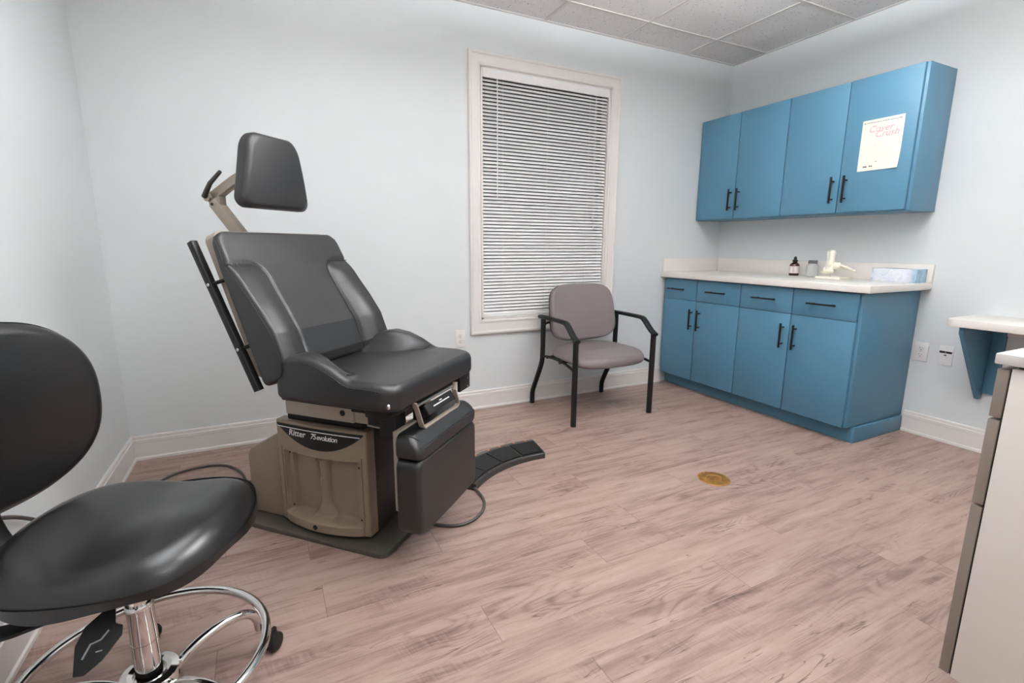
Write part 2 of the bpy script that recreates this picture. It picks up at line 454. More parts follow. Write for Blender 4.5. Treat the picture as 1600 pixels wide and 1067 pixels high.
B().tube([(-2.08, -.004, 2.14), (-2.081, -.010, 2.0), (-2.082, -.012, 1.42)], .0032, 8).build('tilt_wand', 'slat', bl, shift=sh)
b = B(); b.tube([(-1.318, -.004, 2.14), (-1.318, -.009, 1.9), (-1.312, -.009, 1.26)], .0013, 6)
b.tube([(-1.324, -.004, 2.14), (-1.328, -.009, 1.85), (-1.324, -.009, 1.33)], .0013, 6)
pc = b.build('pull_cord', 'slat', bl, shift=sh)
for (x, z) in ((-1.312, 1.26), (-1.324, 1.33)):
    b = B(); b.lathe([(0, .028), (.003, .026), (.006, .004), (.005, 0), (0, 0)], (x, -.009, z-.028), 12); b.build('tassel', 'slat', pc, shift=sh)

# ------------------------------------------------------------------ added lamps out of view, to light the room and ceiling
def added_pendant(x0, x1, y0, y1, z, label, upmat='lampup'):
    """added unseen lamp that shines down and up to brighten room and ceiling"""
    r = thing('added_pendant_light', label, 'ceiling light', ((x0+x1)/2, (y0+y1)/2, z), 0, 'added suspended lamps')
    q = r.location; w_ = .012; h_ = .055
    f = B()
    for a in ((x0, x1, y0, y0+w_), (x0, x1, y1-w_, y1), (x0, x0+w_, y0, y1), (x1-w_, x1, y0, y1)): f.box(*a, z, z+h_, .001, 1)
    f.build('housing', 'white', r, shift=q)
    B().box(x0+w_, x1-w_, y0+w_, y1-w_, z+.004, z+.010, 0).build('lower_diffuser', 'lamp', r, shift=q)
    B().box(x0+w_, x1-w_, y0+w_, y1-w_, z+.044, z+.050, 0).build('upper_diffuser', upmat, r, shift=q)
    for y in (y0+.15, y1-.15):
        b = B(); b.cyl(((x0+x1)/2, y, z+.05), ((x0+x1)/2, y, H), .002, 8); b.lathe([(0, -.02), (.03, -.018), (.03, 0)], ((x0+x1)/2, y, H), 20); b.build('cable', 'steel', r, shift=q)
added_pendant(-1.72, -1.24, -2.42, -1.42, 2.30, 'added unseen suspended lamp nearest the blue cabinets', 'lampbright')  # added to lift the visible ceiling and the upper doors
added_pendant(-3.35, -2.90, -2.45, -1.15, 2.15, 'added unseen suspended lamp above the exam chair')  # added to brighten the left wall and back left corner
added_pendant(-2.60, -1.60, -3.75, -3.40, 2.15, 'added unseen suspended lamp nearest the front wall')  # added behind the camera for extra room light

# ------------------------------------------------------------------ blue cabinets
def pull(x, ya, za, yb, zb, parent, shift):
    """bar pull standing off a face at x (towards -x)"""
    b = B(); d = .028
    if abs(ya-yb) < .01:
        b.box(x-d-.010, x-d, ya-.0052, ya+.0052, min(za, zb), max(za, zb), .0015)
        for z in (min(za, zb)+.025, max(za, zb)-.025): b.cyl((x-d-.002, ya, z), (x+.001, ya, z), .0048, 12)
    else:
        b.box(x-d-.010, x-d, min(ya, yb), max(ya, yb), za-.0052, za+.0052, .0015)
        for y in (min(ya, yb)+.028, max(ya, yb)-.028): b.cyl((x-d-.002, y, za), (x+.001, y, za), .0048, 12)
    return b.build('handle', 'blackmetal', parent, shift=shift)

def upper_unit(y0, y1, doors, label, end):
    r = thing('wall_cabinet', label, 'cabinet', (-.15, (y0+y1)/2, 1.318), 0, 'blue wall cabinets'); q = r.location
    b = B(); x0, z0, z1 = -.275, 1.318, 2.076
    b.box(x0, -.0005, y0, y1, z0, z1, .0015)
    b.build('body', 'blue', r, shift=q)
    for (a, c, hy) in doors:
        d = B().box(-.2955, x0-.001, a, c, z0+.006, z1-.003, .0015).build('door', 'blue', r, shift=q)
        pull(-.2955, hy, 1.380, hy, 1.537, d, q)
    return r
ug = .0028
upper_unit(-.7455, -.004, [(-.3646+ug, -.006, -.333), (-.7455+ug, -.3646-ug, -.404)], 'blue two door wall cabinet meeting the corner beside the window wall', 0)
upper_unit(-1.507, -.7457, [(-1.122+ug, -.7455-ug, -1.090), (-1.492, -1.122-ug, -1.166)], 'blue two door wall cabinet with a cream flyer on its door', 1)

def base_unit(y0, y1, cols, label, end):
    r = thing('base_cabinet', label, 'cabinet', (-.3, (y0+y1)/2, 0), 0, 'blue base cabinets'); q = r.location
    b = B(); b.box(-.577, -.001, y0, y1, .0972, .8735, .0015)
    b.build('body', 'blue', r, shift=q)
    k = B(); k.box(-.520, -.505, y0-(.012 if end else 0), y1, 0, .098, .001)
    k.build('toe_kick', 'blue', r, shift=q)
    if end:
        B().box(-.5205, -.02, y0-.014, y0+.004, 0, .094, .0025).build('plinth', 'blue', r, shift=q)
    for (a, c, hy, dy) in cols:
        dr = B().box(-.5975, -.578, a, c, .7115, .8655, .0015).build('drawer', 'blue', r, shift=q)
        pull(-.5975, dy-.085, .790, dy+.085, .790, dr, q)
        d = B().box(-.5975, -.578, a, c, .0985, .7082, .0015).build('door', 'blue', r, shift=q)
        pull(-.5975, hy, .494, hy, .648, d, q)
    return r
base_unit(-.7374, -.003, [(-.3548+ug, -.022, -.325, -.166), (-.7374+ug, -.3548-ug, -.400, -.546)], 'blue base cabinet with two drawers and two doors beside the grey armchair', 0)
base_unit(-1.505, -.7376, [(-1.1126+ug, -.7374-ug, -1.074, -.930), (-1.490, -1.1126-ug, -1.156, -1.303)], 'blue base cabinet with exposed end panel beside the wall outlet', 1)

ct = thing('countertop', 'white laminate countertop with backsplash on the blue base cabinets', 'countertop', (-.3, -.75, .874)); q = ct.location
B().box(-.631, -.0005, -1.556, -.0005, .8742, .914, .004, 3).build('worktop', 'counter', ct, shift=q)
B().box(-.0205, -.0005, -1.556, -.0215, .9142, 1.0195, .002).build('backsplash', 'counter', ct, shift=q)
B().box(-.622, -.0005, -.0205, -.0005, .9142, 1.0195, .002).build('side_splash', 'counter', ct, shift=q)

# flyer taped to a door
FX = -.2962
fl = thing('flyer', 'cream paper flyer with pink title taped to a blue cabinet door', 'flyer', (FX, -1.325, 1.69)); q = fl.location
b = B(); FY0, FY1, FZ0, FZ1 = -1.218, -1.434, 1.552, 1.832
def paper(i, j, off=0):
    lift = .012*max(0, i-.55)**2/.2*max(0, .45-j)**2/.2
    return (FX-.0016-lift-off, FY0+(FY1-FY0)*i, FZ0+.003*0+(FZ1-FZ0)*j)
b.grid(lambda i, j: paper(i, j), 16, 20); b.grid(lambda i, j: paper(1-i, j, -.0006), 16, 20)
b.build('sheet', 'paper', fl, shift=q)
pf = lambda y, z: (lambda a, c, h: (FX-.0024-h*.3, FY0-(y+a), FZ0+z+c))
text_mesh('Cover', .050, pf(.036, .210), .0002, .25, .0004).build('title', 'pinkink', fl, shift=q)
text_mesh('Crush', .050, pf(.072, .180), .0002, .25, .0004).build('title', 'pinkink', fl, shift=q)
b = B(); rr = random.Random(3); y = .022
while y < .19:
    w_ = rr.uniform(.004, .012); hh = rr.uniform(.0022, .0036)
    b.box(FX-.0027, FX-.0018, FY0-y-w_, FY0-y, FZ0+.262, FZ0+.262+hh, 0); y += w_+rr.uniform(.001, .004)
for y in (.014, .198):
    P = [(.0055*(1 if k % 2 else .45)*cos(k*PI/5+.3), .0055*(1 if k % 2 else .45)*sin(k*PI/5+.3)) for k in range(10)]
    b.prism(P, lambda a, c, h, y=y: (FX-.0018-h, FY0-y-a, FZ0+.2635+c), 0, .0008)
b.build('heading_line', 'greyink', fl, shift=q)
for (y, z, w_, h_) in ((.03, .018, .020, .010), (.062, .020, .018, .008), (.172, .022, .018, .006), (.092, .045, .008, .004)):
    b = B()
    for k in range(3): b.box(FX-.0030, FX-.0018, FY0-y-w_*(k+1.05)/3, FY0-y-w_*k/3, FZ0+z+h_*.15*rr.random(), FZ0+z+h_*rr.uniform(.6, 1), 0)
    b.build('footer_mark', 'greyink', fl, shift=q)
b = B()
for k in range(14):
    y, z = rr.uniform(.03, .17), rr.uniform(.06, .16); n_ = 7; P = []
    for i in range(n_):
        P.append((FX-.0022, FY0-y-.018*cos(i*.9+k)*rr.uniform(.6, 1), FZ0+z+.014*sin(i*.9+k)*rr.uniform(.5, 1)))
    b.tube(P, .0005, 5, smooth=2)
b.build('line_drawing', 'paleink', fl, shift=q)

# counter items
r = thing('dropper_bottle', 'amber glass dropper bottle with white label on the countertop', 'bottle', (-.085, -.755, .914))
b = B(); b.lathe([(0, 0), (.029, 0), (.032, .004), (.032, .070), (.030, .079), (.022, .088), (.013, .094), (.012, .102), (0, .102)]); b.build('glass_body', 'amber', r)
b = B(); b.lathe([(.0324, .017), (.0324, .067)], n=40); b.build('label', 'labelpaper', r)
b = B()
for k in range(4):
    for i in range(3):
        a = math.radians(195+i*7+k*2); b.box(-.0004, .0004, -.0017, .0017, -.0016, .0016, 0, mat=Matrix.Translation((.0327*cos(a), .0327*sin(a), .058-k*.009)) @ Matrix.Rotation(a, 4, 'Z'))
b.build('label_print', 'greyink', r)
b = B(); b.lathe([(0, .096), (.0165, .096), (.0165, .111), (.013, .113), (.009, .114), (.010, .121), (.0085, .129), (.003, .135), (0, .136)]); b.build('dropper_cap', 'blackplastic', r)
r = thing('clear_jar', 'clear plastic jar with a grey cap standing beside the amber bottle', 'jar', (-.085, -.885, .914))
b = B(); b.lathe([(0, .0), (.034, 0), (.037, .004), (.037, .062), (.034, .076), (.026, .084), (.024, .093), (.0225, .093), (.0245, .083), (.032, .075), (.035, .061), (.035, .006), (0, .004)]); b.build('jar_body', 'clear', r)
b = B(); b.lathe([(0, .090), (.0275, .090), (.028, .092), (.028, .109), (.0265, .111), (0, .111)], n=40); b.build('lid', 'greycap', r)

# skeleton foot model
r = thing('foot_skeleton_model', 'ivory skeleton foot model on a white stand on the countertop', 'anatomical model', (-.2, -1.10, .914)); q = Vector(r.location)
b = B(); b.box(-.075, .065, -.085, .072, 0, .016, .004, 3); b.build('stand', 'bone', r)
b = B(); b.cyl((0, .018, .012), (0, .018, .040), .004, 12); b.build('post', 'steel', r)
def skin(segs, name):
    """bones as tapered blended tubes"""
    b = B()
    for pts, rad in segs: b.tube(pts, rad, 10)
    return b.build(name, 'bone', r, sharp=80)
def bone(p0, p1, r0, r1, waist=.7):
    p0, p1 = Vector(p0), Vector(p1); pts = []; rad = []
    for k in range(9):
        t = k/8; rr_ = 1.45*(r0+(r1-r0)*t)*(waist+(1-waist)*abs(2*t-1)**1.6)
        if k in (0, 8): rr_ *= .55
        pts.append(p0.lerp(p1, t)); rad.append(rr_)
    return pts, rad
skin([bone((0, .022, .074), (0, .020, .183), .024, .016, .62)], 'tibia')
skin([bone((.004, .040, .066), (.004, .046, .178), .013, .009, .6)], 'fibula')
skin([bone((0, .062, .048), (0, -.002, .062), .020, .017, .85), bone((0, .058, .052), (0, .050, .030), .019, .012, .95)], 'heel_bone')
skin([bone((0, .045, .066), (0, -.012, .086), .018, .016, .85), bone((-.006, -.008, .084), (-.006, -.046, .090), .017, .014, .9), bone((.008, -.004, .075), (.008, -.044, .082), .014, .012, .9)], 'ankle_bones')
for k in range(5):
    x = -.018+.009*k; z_ = .092-.004*k
    skin([bone((x*.7, -.040, z_), (x*1.15, -.098, .074-.004*k), .0075, .0062, .7)], 'metatarsal')
    skin([bone((x*1.15, -.100, .073-.004*k), (x*1.25, -.124+.003*k, .064-.003*k), .0056, .005, .75), bone((x*1.25, -.126+.003*k, .063-.003*k), (x*1.3, -.146+.006*k, .056-.002*k), .005, .0045, .8)], 'toe_bone')
# tissue box
r = thing('tissue_box', 'blue and white patterned tissue box at the end of the countertop', 'tissue box', (-.079, -1.41, .914))
b = B(); b.box(-.054, .054, -.120, .120, 0, .078, .0015); bx = b.build('carton', 'tissue', r)
b = B(); b.prism([(.075*cos(k*PI/12), .022*sin(k*PI/12)) for k in range(24)], lambda a, c, h: (c, a, .0781+h), 0, .0004); b.build('opening', 'dark', r)

# outlets and plates
def plate(name, label, cat, loc, face, group=None, kind='outlet'):
    r = thing(name, label, cat, loc, 0, group)
    # face: 'x' plate on right wall (normal -x), 'y' on back wall (normal -y)
    f = (lambda a, b, h: (-h, -a, b)) if face == 'x' else (lambda a, b, h: (a, -h, b))
    b = B(); b.prism(rrect(-.035, .035, -.0575, .0575, .004, 4), f, 0, .006, .0015); b.build('cover_plate', 'white', r)
    if kind == 'outlet':
        for s in (.0195, -.0195):
            b = B(); P = [(.0172*cos(a)*1.0, max(-.0135, min(.0135, .0172*sin(a)))+s) for a in [k*PI/16 for k in range(32)]]
            b.prism(P, f, .0055, .0075, .0004); sk = b.build('socket', 'white', r)
            b = B()
            for (a0_, w_, h_) in ((-.0065, .0022, .0085), (.0065, .0022, .0068)):
                b.prism([(a0_-w_/2, s+.004-h_/2), (a0_+w_/2, s+.004-h_/2), (a0_+w_/2, s+.004+h_/2), (a0_-w_/2, s+.004+h_/2)], f, .0074, .0078)
            b.prism([(.0026*cos(k*PI/8), s-.0075+.0026*sin(k*PI/8)) for k in range(16)], f, .0074, .0078)
            b.build('slots', 'dark', sk)
        b = B(); b.prism([(.003*cos(k*PI/8), .003*sin(k*PI/8)) for k in range(16)], f, .0055, .0072); b.build('screw', 'steel', r)
    else:
        b = B(); b.prism(rrect(-.030, .030, .0125, .0245, .001, 2), f, .0055, .0064); b.build('label_strip', 'dark', r)
        b = B(); b.prism(rrect(-.004, .004, .0165, .0215, .001, 2), f, .0064, .0068); b.build('label_mark', 'silver', r)
        b = B(); b.prism([(.007*cos(k*PI/10), .001+.0045*sin(k*PI/10)) for k in range(20)], f, .0055, .0063); b.build('jack', 'greycap', r)
        for z in (.046, -.046):
            b = B(); b.prism([(.0026*cos(k*PI/8), z+.0026*sin(k*PI/8)) for k in range(16)], f, .0055, .0066); b.build('screw', 'steel', r)
    return r
plate('wall_outlet', 'white wall outlet on the back wall below the window corner', 'outlet', (-2.350, 0, .505), 'y', 'white wall plates')
plate('wall_outlet', 'white wall outlet on the right wall next to the base cabinet end', 'outlet', (0, -1.555, .505), 'x', 'white wall plates')
plate('data_outlet', 'white data plate with a black label strip below the wall desk', 'wall plate', (0, -1.675, .505), 'x', 'white wall plates', 'data')

# ------------------------------------------------------------------ wall desk
r = thing('wall_desk', 'white wall hung desk top on a blue triangular bracket', 'desk', (-.19, -2.3, .72)); q = r.location
b = B(); P = [(-.374, -3.2), (-.0005, -3.2), (-.0005, -1.788)] + [(-.374+.045-.045*sin(k*PI/16), -1.788-.045+.045*cos(k*PI/16)) for k in range(9)]
b.prism(P, lambda a, c, h: (a, c, h), .722, .760, .003); b.build('desk_top', 'counter', r, shift=q)
b = B(); b.prism([(-.345, .7215), (-.002, .7215), (-.002, .300), (-.040, .300), (-.345, .690)], lambda a, c, h: (a, h, c), -1.866, -1.846, .0015); b.build('bracket', 'blue', r, shift=q)
B().box(-.020, -.0008, -1.925, -1.867, .335, .7215, .0015).build('bracket_cleat', 'blue', r, shift=q)
B().box(-.020, -.0008, -3.2, -1.926, .660, .7215, .0015).build('wall_ledger', 'counter', r, shift=q)
b = B(); b.prism([(-.345, .7215), (-.002, .7215), (-.002, .300), (-.040, .300), (-.345, .690)], lambda a, c, h: (a, h, c), -3.05, -3.03, .0015); b.build('bracket', 'blue', r, shift=q)

# ------------------------------------------------------------------ white rolling cabinet
r = thing('rolling_cabinet', 'white rolling cabinet with grey drawer fronts below the wall desk', 'cabinet', (-1.75, -2.8, 0)); q = r.location
B().box(-2.050, -1.45, -3.05, -2.601, .074, .858, .0012).build('body', 'sidewhite', r, shift=q)
B().box(-2.044, -1.455, -2.6015, -2.5975, .076, .856, 0).build('front_recess', 'dark', r, shift=q)
for z0, z1 in ((.744, .854), (.533, .738), (.078, .527)):
    B().box(-2.050, -1.45, -2.5975, -2.577, z0, z1, .0015).build('drawer', 'grey', r, shift=q)
B().box(-2.062, -1.43, -3.06, -2.573, .8655, .8895, .003).build('top', 'greytop', r, shift=q)
B().box(-2.03, -1.46, -3.03, -2.605, .8575, .866, 0).build('spacer', 'dark', r, shift=q)
def caster(x, y, parent, shift, rad=.022, rz=0):
    m = Matrix.Translation((x, y, 0)) @ Matrix.Rotation(rz, 4, 'Z')
    b = B(); f = lambda X, Y, Z: m @ Vector((Z, X, Y+rad))
    b.lathe([(0, -.016), (rad*.75, -.016), (rad*.96, -.012), (rad, -.007), (rad, .007), (rad*.96, .012), (rad*.75, .016), (0, .016)], n=24, axis=f)
    o = b.build('caster', 'blackplastic', parent, shift=shift); return o, m
for x in (-1.99, -1.49):
    for y in (-2.635, -2.98):
        o, m = caster(x, y, r, q)
        B().box(-.019, .019, -.02, .018, .030, .0745, .004, mat=m).build('caster_fork', 'blackplastic', o, shift=q)

# ------------------------------------------------------------------ brass floor outlet
r = thing('floor_outlet', 'round brass cover set flush in the plank floor', 'floor outlet', (-1.598, -1.483, 0))
b = B(); b.lathe([(.0755, 0), (.0755, .002), (.072, .004), (.064, .0046), (.060, .0030), (.056, .0030), (.053, .0042), (0, .0044)], n=48); b.build('cover', 'brass', r)
for s in (1, -1):
    b = B(); b.tube([(.036*cos(a), s*.004+s*.030*sin(a), .0045) for a in [k*PI/16 for k in range(17)]], .0022, 8); b.build('flip_lid', 'brass', r)
for s in (1, -1):
    b = B(); b.lathe([(0, .0056), (.004, .0055), (.0045, .004)], (s*.046, 0, 0), 12); b.build('screw', 'brass', r)

# ------------------------------------------------------------------ guest armchair
r = thing('guest_armchair', 'taupe vinyl guest armchair with black metal frame in front of the window', 'chair', (-1.515, -.34, 0)); q = r.location
XL, XR = -1.822, -1.208
for X, s in ((XL, 1), (XR, -1)):
    # rear leg: post, kick back to the floor
    b = B(); b.tube([(X, -.188, .628), (X, -.186, .40), (X, -.182, .345), (X, -.160, .29), (X, -.075, .135), (X, -.050, .085), (X, -.047, .04), (X, -.047, .0)], .0172, 16, smooth=1); b.build('rear_leg', 'blackmetal', r, shift=q)
    b = B(); b.tube([(X, -.582, 0), (X, -.585, .545)], .0182, 16); b.build('front_leg', 'blackmetal', r, shift=q)
    # arm: swept flat pad
    b = B(); b.tube([(X, -.150, .642), (X, -.20, .644), (X, -.455, .642), (X, -.485, .632), (X, -.555, .568), (X, -.585, .550), (X, -.605, .541)], 0, smooth=1, rect=(.012, .021, .010), up=(0, .3, 1)); b.build('armrest', 'blackmetal', r, shift=q, sharp=50)
    b = B(); b.tube([(X, -.185, .372), (X+s*.012, -.25, .380), (X+s*.014, -.40, .380), (X+s*.008, -.50, .366), (X, -.583, .352)], .009, 12, smooth=2); b.build('side_rail', 'blackmetal', r, shift=q)
    b = B(); b.tube([(X, -.186, .58), (X+s*.03, -.176, .60), (X+s*.075, -.166, .60)], .008, 10, smooth=1); b.build('back_bracket', 'blackmetal', r, shift=q)
b = B(); b.tube([(XL, -.40, .372), (XR, -.40, .372)], .010, 12); b.tube([(XL, -.24, .374), (XR, -.24, .374)], .010, 12); b.build('cross_rail', 'blackmetal', r, shift=q)
# seat pad: wide rounded front
seat = []
for k in range(96):
    a = 2*PI*k/96; ca, sa = cos(a), sin(a); e = .52
    x = .296*math.copysign(abs(ca)**e, ca); y = .210*math.copysign(abs(sa)**e, sa)
    x *= 1-.05*max(0, sa); y -= .022*(1-(x/.27)**2) if sa < 0 else 0
    seat.append((-1.515+x, -.395+y))
b = B(); b.pad(seat, lambda x, y: .452-.018*((x+1.515)/.27)**2-.028*sstep(-.45, -.62, y)+.006*sstep(-.3, -.2, y), lambda x, y: .383-.026*sstep(-.45, -.62, y), .034, .020, lambda a, c, h: (a, c, h), 16)
b.build('seat', 'taupe', r, shift=q)
# back pad
bo = []
for k in range(112):
    a = 2*PI*k/112; ca, sa = cos(a), sin(a); e = .44
    x = .275*math.copysign(abs(ca)**e, ca); z = .186*math.copysign(abs(sa)**e, sa)
    x *= 1-.085*(z+.186)/.372
    z += .010*(1-(x/.27)**2)*(1 if sa > 0 else -1.4)
    bo.append((x, z))
up_ = Vector((0, .20, .98)).normalized(); nn = Vector((0, -.98, .20)).normalized()
bf = lambda a, c, h: tuple(Vector((-1.515, -.180, .664))+Vector((1, 0, 0))*a+up_*c+nn*(h-.022*(1-(a/.27)**2)))
b = B(); b.pad(bo, lambda a, c: .052-.006*(c/.18)**2, 0.012, .020, .012, bf, 16); bk = b.build('backrest', 'taupe', r, shift=q)
b = B(); b.pad([(x*.985, z*.985) for x, z in bo], .0115, .000, .004, .004, bf, 8); b.build('back_shell', 'blackplastic', bk, shift=q)

# ------------------------------------------------------------------ power exam chair (local frame: +x to the foot end, -y side with the panel)
EX = thing('exam_chair', 'black leather power exam chair with headrest on a beige pedestal', 'exam chair', (-3.308, -.997, 0), -.811)
idf = lambda a, c, h: (a, c, h)
b = B(); P = rrect(-.50, .395, -.20, .20, .035, 6)
b.prism(P, idf, 0, .020, .004); b.build('base_plate', 'plate', EX)
# column core
B().box(-.105, .283, -.094, .150, .020, .455, .006).build('column_cover', 'charcoal', EX)
# rear cover
b = B(); b.prism([(-.305, .021), (-.106, .021), (-.106, .385), (-.150, .378), (-.285, .300), (-.300, .285), (-.305, .262)], lambda a, c, h: (a, h, c), -.125, .125, .012); b.build('rear_cover', 'beige', EX)
# front panel as a relief
PX0, PX1, PZ0, PZ1 = -.120, .293, .034, .450
def relief(x, z):
    u = (x-PX0)/(PX1-PX0); v = (z-PZ0)/(PZ1-PZ0)
    bow = (1-(2*u-1)**2)
    hgt = .010*bow+.042
    rz1 = .335-.012*bow; rz0 = .074; rx0, rx1 = PX0+.030, PX1-.030
    inx = min(sstep(rx0, rx0+.004, x), 1-sstep(rx1-.004, rx1, x)); inz = min(sstep(rz0-.0, rz0+.004, z), 1-sstep(rz1-.004, rz1, z))
    rec = min(inx, inz)
    # inner step with screws
    inx2 = min(sstep(rx0+.026, rx0+.030, x), 1-sstep(rx1-.030, rx1-.026, x)); inz2 = min(sstep(rz0, rz0+.003, z), 1-sstep(rz1-.012, rz1-.008, z))
    hgt -= rec*(.018)
    hgt -= min(inx2, inz2)*(.013+.009*bow)
    # central rib flaring at the bottom
    xc = (PX0+PX1)/2-.006; d = abs(x-xc); rw = .021+.024*sstep(.135, .078, z)
    if d < rw and rz0 < z < rz1-.008: hgt += rec*math.sqrt(1-(d/rw)**2)*(.025+.006*sstep(.12, .08, z))
    # bottom lip
    lip = 1-sstep(.070, .084, z)
    hgt += lip*.032*bow*sstep(PX0, PX0+.05, x)*(1-sstep(PX1-.05, PX1, x))+lip*.002
    # groove lines that separate the door from the frame
    for gxx in (PX0+.022, PX1-.022):
        if abs(x-gxx) < .0019 and z < .345: hgt -= .012
    e = min(x-PX0, PX1-x, z-PZ0, PZ1-z)
    if e < .006: hgt -= .006-math.sqrt(max(0, .006**2-(.006-e)**2))
    return hgt
b = B(); NX, NZ = 190, 190
b.grid(lambda i, jz: (PX0+(PX1-PX0)*i, -.098-relief(PX0+(PX1-PX0)*i, PZ0+(PZ1-PZ0)*jz), PZ0+(PZ1-PZ0)*jz), NX, NZ)
b.box(PX0, PX0+.004, -.1335, -.090, PZ0, PZ1, 0).box(PX1-.004, PX1, -.1335, -.090, PZ0, PZ1, 0).box(PX0, PX1, -.1335, -.090, PZ1-.004, PZ1, 0).box(PX0, PX1, -.1335, -.090, PZ0, PZ0+.004, 0)
fp = b.build('front_panel', 'beige', EX, sharp=50)
ys = lambda x, z, h=0: -.098-relief(min(max(x, PX0+.007), PX1-.007), min(max(z, PZ0+.007), PZ1-.007))-h
# emblem: black crescent
b = B(); top = .440; n_ = 40; x0, x1 = PX0+.006, PX1-.008
V0, V1 = [], []
ROWS = 8
def cres(i, jz):
    x = x0+(x1-x0)*i; u = 2*i-1; low = top-.004-.082*(1-abs(u)**2.1)
    z = low+(top-low)*jz
    return x, z
b.grid(lambda i, jz: (cres(i, jz)[0], ys(*cres(i, jz), .0012), cres(i, jz)[1]), n_, ROWS)
em = b.build('emblem_plate', 'blackplastic', fp)
b = B(); b.grid(lambda i, jz: ((lambda x, z: (x, ys(x, z, .0019), z))(x0+.004+(x1-x0-.018)*i, .4255+.0035*jz)), n_, 1); b.build('emblem_stripe', 'print', fp)
lf = lambda X, Z: (lambda a, c, h: (X+a, ys(X+a, Z+c, .0018+h), Z+c))
text_mesh('Ritter', .035, lf(PX0+.066, .398), .0003, .22, .0003, 1.0).build('lettering', 'print', fp)
text_mesh('75', .031, lf(PX0+.172, .398), .0003, .22, .0001, .80).build('lettering', 'print', fp)
text_mesh('evolution', .029, lf(PX0+.201, .3985), .0003, .22, .0002, .86).build('lettering', 'print', fp)
for (x, z) in ((PX0+.044, .315), (PX0+.044, .092), (PX1-.046, .300), (PX1-.046, .088)):
    b = B(); b.lathe([(0, .0022), (.0034, .0018), (.004, 0)], n=14, axis=lambda X, Y, Z, x=x, z=z: (x+X, ys(x, z)-Z, z+Y)); b.build('screw', 'dark', fp)
x, z = (PX0+PX1)/2-.006, .238
b = B(); b.lathe([(.0022, .001), (.0022, .0022), (.005, .0022), (.0056, 0)], n=16, axis=lambda X, Y, Z: (x+X, ys(x, z)-Z, z+Y)); b.build('lock_ring', 'steel', fp)
x2, z2 = (PX0+PX1)/2-.012, .054
b = B(); b.lathe([(0, .0012), (.0095, .0012), (.0105, -.001)], n=20, axis=lambda X, Y, Z: (x2+X, ys(x2, z2)-Z, z2+Y)); b.build('plug_hole', 'dark', fp)
# upper frame under the seat
B().box(-.045, .262, -.160, .160, .488, .560, .004).build('upper_frame', 'beige2', EX)
B().box(.264, .400, -.156, .156, .490, .560, .004).build('front_frame', 'beige2', EX)
b = B(); b.lathe([(0, .0015), (.0105, .0015), (.0115, -.002)], n=24, axis=lambda X, Y, Z: (.215+X, -.160-Z, .522+Y)); b.build('frame_plug', 'blackplastic', EX)
B().box(-.08, .27, -.12, .12, .450, .492, .004).build('lift_collar', 'blackplastic', EX)
b = B(); b.box(.330, .405, -.172, -.155, .498, .548, .003).box(.385, .452, -.185, -.120, .462, .560, .006).box(.385, .47, -.26, -.185, .560, .600, .006).box(.30, .40, -.22, -.15, .556, .590, .004)
b.build('release_latch', 'blackplastic', EX)
b = B(); b.tube([(.33, -.174, .548), (.385, -.178, .549), (.405, -.180, .540)], .0028, 8, smooth=1); b.build('latch_bracket', 'beige2', EX); b = B(); b.tube([(.33, -.174, .496), (.385, -.178, .494), (.41, -.180, .498)], .0028, 8, smooth=1); b.build('latch_bracket', 'beige2', EX)
B().box(.02, .50, -.245, .245, .572, .612, .01).build('seat_pan', 'blackplastic', EX)
# seat cushion
SO = dense(rrect(.045, .530, -.305, .305, (.055, .05, .05, .055), 10), .012)
def seat_top(x, y):
    ay = abs(y)
    base = interp(x, [.03, .10, .30, .45, .515, .54], [.676, .682, .690, .690, .685, .676])
    inner = interp(x, [.0, .10, .20, .32], [.105, .150, .170, .215])
    prof = interp(x, [.03, .07, .12, .17, .23, .29, .335, .36], [.022, .048, .068, .074, .062, .036, .010, 0])
    t = sstep(inner, inner+.07, ay)
    gr = math.exp(-((ay-inner)/.010)**2)*.010*sstep(.33, .22, x)
    hollow = .006*(1-(min(ay, .2)/.2)**2)*sstep(.5, .3, x)
    return base+prof*t-gr-hollow
b = B(); b.pad(SO, seat_top, .596, .026, .022, idf, 70, (.29, 0)); sc = b.build('seat_cushion', 'leather', EX)
# side seam on the near and far flank, front seam
for s in (-1, 1):
    b = B(); pts = []
    for k in range(24):
        x = .085+(.480-.085)*k/23; yy = .3005
        pts.append((x, s*(yy+.003), seat_top(x, s*.29)-.021))
    b.tube(pts, .0022, 6); b.build('seam', 'seam', sc)
    b = B(); pts = []
    for k in range(18):
        x = .06+.265*k/17; iy = interp(x, [.0, .10, .20, .32], [.105, .150, .170, .215]); pts.append((x, s*iy, seat_top(x, iy)+.0003))
    for k in range(1, 8): yy = .215+.060*k/7; pts.append((.325+.012*sin(k/7*PI/2), s*yy, seat_top(.33, yy)+.0005))
    b.tube(pts, .0016, 6); b.build('seam', 'seam', sc)
b = B(); b.lathe([(0, .006), (.005, .0055), (.009, .002), (.0095, 0)], n=18, axis=lambda X, Y, Z: (.505+X*.7+.0, -.2985-Z+.012*0, .622+Y)); b.build('chrome_bolt', 'chrome', EX)
